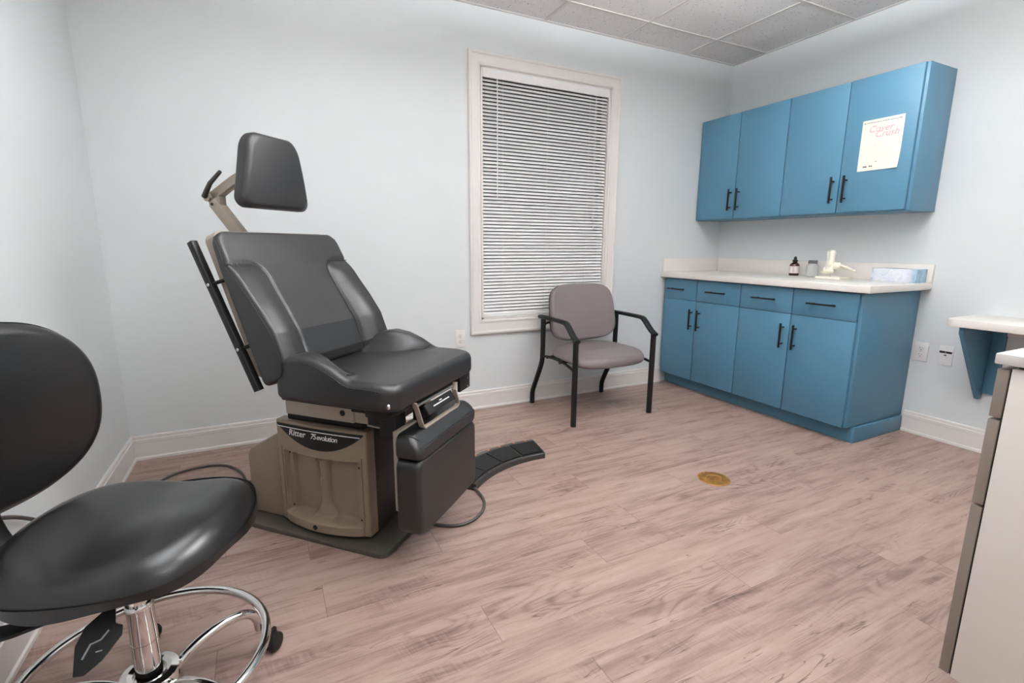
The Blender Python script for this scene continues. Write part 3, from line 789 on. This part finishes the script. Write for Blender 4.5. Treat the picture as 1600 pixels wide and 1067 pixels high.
# backrest frame
O2 = Vector((.018, 0, .640)); U2 = Vector((-.356, 0, .934)); N2 = Vector((.934, 0, .356))
bf2 = lambda s, y, d: tuple(O2+U2*s+N2*d+Vector((0, y, 0)))
ES = ([-.01, .02, .05, .154, .247, .33, .42, .50, .545], [.060, .098, .110, .111, .090, .066, .046, .040, .036])
BO = dense(rrect(-.004, .546, -.306, .306, (.045, .02, .02, .045), 10), .012)
BO = [(s_, y * (1-.03*max(0, s_-.42)/.12)) for s_, y in BO]
def inner_seam(s):   # |y| of the groove
    return .162
def bol(s, y):       # signed: >0 inside bolster (distance to its edge)
    ay = abs(y); r_ = .055
    dy = ay-inner_seam(s); ds = .422+.04*(ay-.16)*0-s
    if dy > r_ or ds > r_: return min(dy, ds) if min(dy, ds) > 0 else min(dy, ds)
    q1, q2 = r_-dy, r_-ds
    return r_-math.hypot(max(q1, 0), max(q2, 0))
def back_top(s, y):
    e = interp(s, *ES); ay = abs(y); d = bol(s, y)
    low = sstep(.50, .15, s)
    cen = e-.004-.024*low*(1-(ay/.31)**2)
    if d > 0:
        h = cen+(.010+.020*low)*min(1, math.sin(min(d/.07, 1)*PI/2)) - .012*low*sstep(.24, .31, ay)
    else: h = cen
    h -= .0055*math.exp(-(d/.0065)**2)
    return h
b = B(); b.pad(BO, back_top, -.004, .016, .012, bf2, 90, (.27, 0)); bc = b.build('back_cushion', 'leather', EX)
for s in (-1, 1):
    b = B(); pts = []
    for k in range(12): yy = .306-(.306-.217)*k/11; pts.append((.422, yy))
    for k in range(1, 9): a = PI/2*k/8; pts.append((.422-.055*(1-cos(a)), .217-.055*sin(a)))
    for k in range(1, 24): pts.append((.367-.355*k/23, .162))
    b.tube([bf2(p, s*y, back_top(p, s*y)+.0012) for p, y in pts], .0017, 6); b.build('seam', 'seam', bc)
    b = B(); pts = []
    for k in range(30):
        p = .01+.515*k/29; y_ = .306*(1-.03*max(0, p-.42)/.12); pts.append(bf2(p, s*(y_+.001), back_top(p, s*.30)-.013))
    b.tube(pts, .0020, 6); b.build('seam', 'seam', bc)
# back shell and rails
b = B(); b.prism(rrect(.03, .560, -.275, .275, .03, 6), bf2, -.055, -.005, .006); b.build('back_shell', 'beige2', EX)
for s in (-1, 1):
    p0 = Vector((-.251, s*.300, 1.121)); p1 = Vector((-.013, s*.300, .621))
    b = B(); b.tube([p0, p1], 0, rect=(.0125, .0125, .004), up=(0, 1, 0)); rl = b.build('side_rail', 'blackmetal', EX)
    for t in (.285, .72):
        c_ = p0.lerp(p1, t)
        b = B(); b.cyl(c_, c_+Vector((.934, 0, .356))*.075+Vector((0, -s*.03, 0)), .0065, 12); b.build('rail_mount', 'blackmetal', rl)
        b = B(); b.lathe([(.002, .0), (.002, .0012), (.0048, .0016), (.0055, 0)], n=14, axis=lambda X, Y, Z, c_=c_, s=s: tuple(c_+Vector((X, s*(.0125+Z), Y)))); b.build('screw', 'steel', rl)
# headrest arms
J = Vector((-.492, 0, 1.300))
b = B(); b.tube([(-.30, 0, 1.06), (-.345, 0, 1.135), J+Vector((.012, 0, -.02))], 0, rect=(.019, .022, .003), up=(0, 1, 0)); b.build('headrest_lower_arm', 'beige2', EX)
b = B(); b.tube([J+Vector((.002, 0, .0)), (-.37, 0, 1.358), (-.215, 0, 1.42)], 0, rect=(.016, .018, .003), up=(0, 1, 0))
b.tube([(-.235, 0, 1.32), (-.235, 0, 1.46)], 0, rect=(.03, .004, .002), up=(0, 1, 0)); b.build('headrest_upper_arm', 'beige2', EX)
b = B(); b.tube([(-.495, -.028, 1.300), (-.495, .028, 1.300)], .017, 20); b.box(-.50, -.44, -.016, .016, 1.268, 1.322, .003); b.build('arm_joint', 'beige2', EX)
b = B(); b.tube([(-.500, -.034, 1.300), (-.480, -.036, 1.322), (-.455, -.038, 1.350), (-.395, -.038, 1.392)], [.010, .010, .009, .007], 12); b.build('lock_lever', 'charcoal', EX)
b = B(); b.lathe([(0, .003), (.006, .002), (.007, 0)], n=14, axis=lambda X, Y, Z: (-.494+X, -.028-Z, 1.302+Y)); b.lathe([(0, .003), (.005, .002), (.006, 0)], n=14, axis=lambda X, Y, Z: (-.476+X, -.022-Z, 1.272+Y)); b.build('joint_screw', 'blackplastic', EX)
# headrest cushion
HO = []
for (a_, c_) in dense(rrect(-1, 1, 0, 1, .001, 1), .03): pass
hq = rrect(-.165, .165, 1.245, 1.512, (.055, .055, .04, .04), 10)
HO = [(y*(1-.30*max(0, (z-1.275)/.235)), z) for y, z in dense(hq, .012)]
hx = lambda z: -.150+.05*((z-1.38)/.13)**2*.35
hf = lambda y, z, h: (-.205+h-.022*((z-1.37)/.14)**2*0+(-.012)*(abs(y)/.165)**2*0, y, z)
b = B(); b.pad(HO, lambda y, z: .052+.010*(1-(y/.16)**2)+.006*(1-((z-1.38)/.13)**2), 0, .022, .016, hf, 30, (0, 1.375)); hc = b.build('headrest_cushion', 'leather', EX)
b = B(); n_ = len(HO); b.tube([hf(y*.985, 1.375+(z-1.375)*.985, .043) for y, z in HO], .0020, 6, closed=True); b.build('seam', 'seam', hc)
# foot section
B().box(.452, .470, -.205, .205, .21, .500, .003).build('foot_support', 'beige2', EX)
fo = dense(rrect(-.228, .228, .414, .496, (.03, .03, .02, .02), 6), .014)
ff = lambda y, z, h: (.472+h+.0*z, y, z)
b = B(); b.pad(fo, lambda y, z: .094-.95*max(0, z-.455), 0, .016, .01, ff, 24, (0, .46)); fu = b.build('upper_foot_cushion', 'leather', EX)
b = B(); b.tube([(.472+.0905, -.212+.424*k/20, .459) for k in range(21)], .0018, 6); b.build('seam', 'seam', fu)
fo = dense(rrect(-.230, .230, .140, .412, (.03, .03, .035, .035), 6), .014)
b = B(); b.pad(fo, lambda y, z: .092+.004*(1-(y/.23)**2), 0, .018, .012, ff, 30, (0, .276)); fl_ = b.build('lower_foot_cushion', 'leather', EX)
b = B()
for (y_, z_) in ((-.228, .395), (-.228, .50)): b.tube([(.520, y_+.003, z_+.004), (.545, y_-.001+.004, z_+.0), (.556, y_+.016, z_-.012)], .003, 6, smooth=1)
b.build('seam', 'seam', fl_)
# control bracket between seat and foot cushions
b = B()
outl = [(-.178, .600), (-.162, .568), (-.136, .506), (-.124, .4945), (.128, .4945), (.141, .503), (.135, .52), (.112, .568), (.125, .594)]
b.tube([(.524, y, z) for y, z in outl], 0, rect=(.010, .0025, .001), up=(1, 0, 0))
b.box(.44, .526, -.124, .128, .4925, .4955, .001); b.build('foot_bracket', 'beige2', EX)
m = Matrix.Translation((.516, .008, .545)) @ Matrix.Rotation(math.radians(56), 4, 'Y')
b = B(); b.box(-.020, .020, -.102, .102, -.008, .008, .003, mat=m); cl = b.build('control_label', 'blackplastic', EX)
b = B(); b.box(-.0022, .0022, -.055, .065, .0081, .0088, 0, mat=m).box(-.010, -.006, -.005, .015, .0081, .0088, 0, mat=m); b.build('label_print', 'print', cl)
b = B(); b.cyl((.514, -.15, .580), (.514, .15, .580), .006, 12); b.build('bracket_rod', 'steel', EX)
b = B(); b.box(.455, .495, -.08, -.02, .496, .545, .004); b.build('foot_actuator', 'blackplastic', EX)
b = B(); b.box(.440, .500, .150, .235, .560, .600, .006).box(.500, .512, .190, .286, .532, .600, .002); ac = b.build('accessory_clamp', 'blackplastic', EX)
for z in (.54, .575):
    b = B(); b.lathe([(0, .002), (.003, .0015), (.0035, 0)], n=12, axis=lambda X, Y, Z, z=z: (.512+Z, .262+X, z+Y)); b.build('clamp_screw', 'steel', ac)

# power cord of the chair, along the floor to the left wall
b = B(); pts = [(-3.60, -.745, .10), (-3.637, -.60, .03), (-3.66, -.42, .010), (-3.72, -.300, .0065), (-3.80, -.255, .0065), (-3.90, -.262, .0065), (-3.985, -.31, .0065), (-4.06, -.45, .0065), (-4.10, -.70, .02), (-4.135, -.92, .10), (-4.150, -1.08, .208), (-4.158, -1.20, .30), (-4.160, -1.32, .375), (-4.166, -1.42, .42)]
b.tube(pts, .0058, 10, smooth=3); tag(b.build('power_cord', 'rubber', sharp=80), 'grey power cord curving along the floor behind the exam chair', 'cord')

# ------------------------------------------------------------------ foot pedal control
r = thing('foot_pedal', 'black curved four pedal foot control on the floor beside the exam chair', 'foot control', (-2.45, -.87, 0)); q = r.location
# arc: inner radius faces the camera side
def circ(p, a, c):
    ax, ay = p; bx_, by = a; cx, cy = c
    d = 2*(ax*(by-cy)+bx_*(cy-ay)+cx*(ay-by))
    ux = ((ax*ax+ay*ay)*(by-cy)+(bx_*bx_+by*by)*(cy-ay)+(cx*cx+cy*cy)*(ay-by))/d
    uy = ((ax*ax+ay*ay)*(cx-bx_)+(bx_*bx_+by*by)*(ax-cx)+(cx*cx+cy*cy)*(bx_-ax))/d
    return ux, uy, math.hypot(ux-ax, uy-ay)
ux, uy, RI = circ((-2.689, -1.086), (-2.489, -.952), (-2.221, -.915))
aA = math.atan2(-1.086-uy, -2.689-ux); aB = math.atan2(-.915-uy, -2.221-ux)
if aA < 0: aA += 2*PI
if aB < 0: aB += 2*PI
RO = RI+.185
pol = lambda R_, a, z: (ux+R_*cos(a), uy+R_*sin(a), z)
# body: section swept along the arc
sec = [(RI, 0), (RI, .026), (RI+.003, .029), (RI+.014, .030), (RI+.014, .026), (RO-.034, .034), (RO-.034, .039), (RO-.030, .041), (RO-.004, .038), (RO, .034), (RO, 0)]
b = B(); N_ = 40; RG = []
for k in range(N_+1):
    a = aA+(aB-aA)*k/N_; RG.append([b.bm.verts.new(pol(R_, a, z)) for R_, z in sec])
for p_, q_ in zip(RG, RG[1:]):
    for k in range(len(sec)): k2 = (k+1) % len(sec); b.bm.faces.new((p_[k], p_[k2], q_[k2], q_[k]))
b.bm.faces.new(RG[0]); b.bm.faces.new(RG[-1][::-1]); bmesh.ops.recalc_face_normals(b.bm, faces=b.bm.faces)
b.build('housing', 'charcoal', r, shift=q, sharp=30)
def arcbox(R0, R1, a0_, a1_, z0, z1a, z1b, n=8):
    b = B(); G = []
    for k in range(n+1):
        a = a0_+(a1_-a0_)*k/n; G.append([b.bm.verts.new(pol(*t)) for t in ((R0, a, z0), (R0, a, z1a), (R1, a, z1b), (R1, a, z0))])
    for p_, q_ in zip(G, G[1:]):
        for k in range(4): b.bm.faces.new((p_[k], p_[(k+1) % 4], q_[(k+1) % 4], q_[k]))
    b.bm.faces.new(G[0]); b.bm.faces.new(G[-1][::-1]); bmesh.ops.recalc_face_normals(b.bm, faces=b.bm.faces)
    return b
gap = (aB-aA)*.014
for k in range(4):
    a0_ = aA+(aB-aA)*(k/4)+gap; a1_ = aA+(aB-aA)*((k+1)/4)-gap
    arcbox(RI+.020, RO-.042, a0_, a1_, .022, .034, .043).build('pedal', 'blackplastic', r, shift=q)
for k in range(5):
    a = aA+(aB-aA)*k/4; a = min(max(a, min(aA, aB)+abs(gap)*.3), max(aA, aB)-abs(gap)*.3)
    arcbox(RI+.004, RO-.036, a-abs(gap)*.28, a+abs(gap)*.28, .02, .032, .041, 2).build('divider', 'charcoal', r, shift=q)
for k in range(8):
    t = (k//2+.5)/4+(-.055 if k % 2 == 0 else .055); a = aA+(aB-aA)*t; x_, y_, z_ = pol(RO-.017, a, .0395)
    b = B(); b.lathe([(0, .0036), (.006, .0032), (.0075, 0)], (x_, y_, z_), 12); b.build('indicator', 'orange', r, shift=q)
b = B(); pts = [(-2.70, -1.02, .016), (-2.695, -1.07, .012), (-2.688, -1.13, .0068), (-2.695, -1.20, .0068), (-2.735, -1.275, .0068), (-2.80, -1.325, .0068), (-2.875, -1.335, .0068), (-2.95, -1.285, .0068), (-3.02, -1.20, .0068), (-3.04, -1.12, .0068)]
b.tube(pts, .0068, 10, smooth=3); b.build('cord', 'rubber', r, shift=q, sharp=80)

# ------------------------------------------------------------------ rolling stool in the foreground
SX, SY = -3.802, -1.790
ST = thing('rolling_stool', 'black vinyl rolling stool with chrome foot ring and column in the foreground', 'stool', (SX, SY, 0))
b = B(); b.lathe([(0, .072), (.052, .072), (.060, .078), (.062, .090), (.062, .128), (.058, .136), (.043, .140), (.033, .136), (.031, .126), (0, .126)], n=40); b.build('hub', 'chrome', ST)
b = B(); b.lathe([(0, .11), (.0265, .11), (.0265, .222), (.0258, .2225), (.0258, .2245), (.0265, .225), (.0265, .305), (.0275, .307), (.0275, .316), (.0255, .320), (.021, .320), (.021, .43), (0, .43)], n=32); b.build('gas_column', 'chrome', ST)
for k in range(5):
    a = math.radians(31+72*k); d = lambda r_, z_, a=a: (r_*cos(a), r_*sin(a), z_)
    b = B(); b.tube([d(.045, .098), d(.085, .128), d(.14, .142), d(.195, .140), d(.232, .125), d(.252, .092), d(.254, .062)], [.013, .0135, .0135, .0125, .0115, .0105, .010], 14, smooth=0 if 0 else 2) if False else b.tube([d(.045, .098), d(.085, .128), d(.14, .142), d(.195, .140), d(.236, .126), d(.258, .094), d(.260, .060)], .0122, 14, smooth=2)
    lg = b.build('leg', 'chrome', ST)
    sw = math.radians((-68, -15, 20, -70, 35)[k]); cx_, cy_, _ = d(.260, 0); cx_ += .034*cos(a+sw); cy_ += .034*sin(a+sw)
    m = Matrix.Translation((cx_, cy_, 0)) @ Matrix.Rotation(a+sw+PI/2, 4, 'Z'); rad = .0255
    for sgn in (-1, 1):
        b = B(); b.lathe([(0, -.009), (rad*.8, -.009), (rad*.97, -.006), (rad, 0), (rad*.97, .006), (rad*.8, .009), (0, .009)], n=24, axis=lambda X, Y, Z, sgn=sgn: m @ Vector((X, Z+sgn*.013, Y+rad)))
        if sgn == -1: bb = b
        else: b2 = b
    me_ = bpy.data.meshes.new('tmp'); b2.bm.to_mesh(me_); b2.bm.free(); bb.bm.from_mesh(me_); bpy.data.meshes.remove(me_)
    cs = bb.build('caster', 'blackplastic', lg)
    b = B(); b.box(-.020, .020, -.006, .006, .022, .058, .004, mat=m); b.build('caster_hood', 'blackplastic', cs)
b = B(); b.tube([(.247*cos(2*PI*k/72), .247*sin(2*PI*k/72), .160) for k in range(72)], .0112, 14, closed=True); b.build('foot_ring', 'chrome', ST, sharp=80)
# seat: contoured, front to +x -y
SK = [(.235, .135), (.228, .03), (.200, -.055), (.130, -.165), (.045, -.205), (-.080, -.185), (-.185, -.140), (-.232, -.055), (-.212, .065), (-.160, .185), (-.090, .262), (.020, .300), (.140, .285), (.215, .225)]
SOUT = [(a_*1.03+.010, c_*1.03) for a_, c_ in SK]
for _ in range(3):
    SOUT = [p for i in range(len(SOUT)) for p in ((SOUT[i][0]*.75+SOUT[(i+1) % len(SOUT)][0]*.25, SOUT[i][1]*.75+SOUT[(i+1) % len(SOUT)][1]*.25), (SOUT[i][0]*.25+SOUT[(i+1) % len(SOUT)][0]*.75, SOUT[i][1]*.25+SOUT[(i+1) % len(SOUT)][1]*.75))]
fd = Vector((cos(math.radians(-25)), sin(math.radians(-25))))
def st_top(x, y):
    u = x*fd.x+y*fd.y; v = -x*fd.y+y*fd.x
    # dished seat: raised rear lip, gentle ridge down the middle, thighs fall away
    return .517+.020*sstep(-.02, -.20, u)-.012*math.exp(-(u+.03)**2/.008)-.020*sstep(.10, .24, u)-.016*(v/.22)**2+.008*math.exp(-(v/.07)**2)*sstep(-.05, .10, u)
b = B(); b.pad(SOUT, st_top, lambda x, y: .450, .058, .014, idf, 30, (.012, .04)); b.build('seat', 'vinyl', ST)
b = B(); b.box(-.10, .10, -.08, .08, .420, .449, .004, mat=Matrix.Rotation(math.radians(-30), 4, 'Z')); b.build('seat_mechanism', 'blackmetal', ST)
# lever paddle with figure print
def paddle(c_, ax, ay, nrm):
    return lambda a, b_, h: tuple(Vector(c_)+Vector(ax)*a+Vector(ay)*b_+Vector(nrm)*h)
rt = Vector((.894, -.447, 0)); fw = Vector((.44, .8776, 0)); upv = Vector((0, 0, 1))
pn = (-fw*.62+upv*.60-rt*-.35).normalized(); prt = Vector((pn.y, -pn.x, 0)).normalized()*-1; pay = pn.cross(prt).normalized()
pfn = paddle(Vector((-.030, -.160, .362)), prt, pay, pn)
PP = [(a_*.72, c_*.82) for a_, c_ in [(-.052, -.062), (-.030, -.066), (.008, -.046), (.050, -.004), (.052, .018), (.036, .026), (.036, .062), (.024, .070), (-.030, .036), (-.050, .000)]]
b = B(); b.prism(PP, pfn, -.003, .003, .002); pd = b.build('tilt_paddle', 'blackplastic', ST)
b = B(); b.tube([pfn(-.024, -.026, .0036), pfn(-.012, -.004, .0036), pfn(.004, -.001, .0036), pfn(.016, .012, .0036)], .0018, 6); b.tube([pfn(-.004+.005*k, -.020, .0034) for k in range(3)], .0014, 5); b.build('paddle_print', 'silver', pd)
b = B(); b.tube([pfn(.020, .052, 0), (-.012, -.10, .428), (-.01, -.05, .434)], .006, 10); b.build('lever_rod', 'blackmetal', ST)
pfn2 = paddle(Vector((-.165, -.125, .405)), rt, fw, upv)
b = B(); b.prism([(-.055, -.035), (-.035, -.05), (.02, -.012), (.055, .025), (.035, .035), (-.03, .01), (-.055, -.01)], pfn2, -.004, .004, .003); b.build('height_paddle', 'blackplastic', ST)
b = B(); b.tube([pfn2(.03, .02, 0), (-.09, -.06, .428), (-.04, 0, .434)], .006, 10); b.build('lever_rod', 'blackmetal', ST)
# backrest
BA = math.radians(150); bd = Vector((cos(BA), sin(BA), 0)); bs = Vector((-bd.y, bd.x, 0))*-1   # sideways, to the back wall
BC = Vector((-.222, .105, .752))
fn_ = -bd
def bkf(a, c_, h):
    curve = .035*(a/.22)**2+.02*(c_/.19)**2*0
    return tuple(BC+bs*a+Vector((0, 0, 1))*c_+fn_*(h+curve-.0))
BKO = []
for k in range(120):
    a = 2*PI*k/120; ca, sa = cos(a), sin(a); e = .80
    x = .212*math.copysign(abs(ca)**e, ca); z_ = .202*math.copysign(abs(sa)**e, sa)
    BKO.append((x, z_))
b = B(); b.pad(BKO, lambda a, c_: .034-.012*(c_/.19)**2, -.012, .030, .014, bkf, 24, (0, 0)); bp_ = b.build('backrest', 'vinyl', ST)
b = B(); b.pad([(x*.965, z_*.965) for x, z_ in BKO], -.0125, -.026, .006, .006, bkf, 10, (0, 0)); b.build('back_shell', 'blackplastic', bp_)
b = B(); b.tube([BC-fn_*.0-bd*-.045+Vector((0, 0, -.02)), BC+bd*.065+Vector((0, 0, -.16)), BC+bd*.060+Vector((0, 0, -.26)), BC+bd*.0+Vector((0, 0, -.345)), Vector((-.05, .03, .434))], 0, rect=(.010, .026, .006), up=tuple(fn_), smooth=2); b.build('back_support', 'blackmetal', ST, sharp=50)
b = B(); b.tube([BC+bd*.05+bs*-.03+Vector((0, 0, -.15)), BC+bd*.085+bs*-.03+Vector((0, 0, -.21)), BC+bd*.085+bs*-.03+Vector((0, 0, -.27)), BC+bd*.05+bs*-.03+Vector((0, 0, -.31))], .007, 10, smooth=2); b.build('support_bow', 'chrome', ST)

# ------------------------------------------------------------------ camera, world, colour management
cam = bpy.data.cameras.new('camera'); co = bpy.data.objects.new('camera', cam); C.objects.link(co)
cam.sensor_width = 36; cam.lens = 772.4531/1600*36; cam.clip_start = .01
r_ = Vector((0.89449996, -0.44703664, 0.00529785)); u_ = Vector((0.08069763, 0.17310517, 0.98159182)); f_ = Vector((0.4397246, 0.87760631, -0.19091736))
mw = Matrix(((r_.x, u_.x, -f_.x, -3.49082593), (r_.y, u_.y, -f_.y, -3.04756186), (r_.z, u_.z, -f_.z, 1.11594047), (0, 0, 0, 1)))
co.matrix_world = mw
sc_ = bpy.context.scene; sc_.camera = co
wd = bpy.data.worlds.new('world'); sc_.world = wd; wd.use_nodes = True
wd.node_tree.nodes['Background'].inputs[0].default_value = (.10, .11, .12, 1); wd.node_tree.nodes['Background'].inputs[1].default_value = .35
vs = sc_.view_settings; vs.view_transform = 'Standard'; vs.look = 'None'; vs.gamma = 1; vs.use_curve_mapping = False; vs.exposure = 0.1
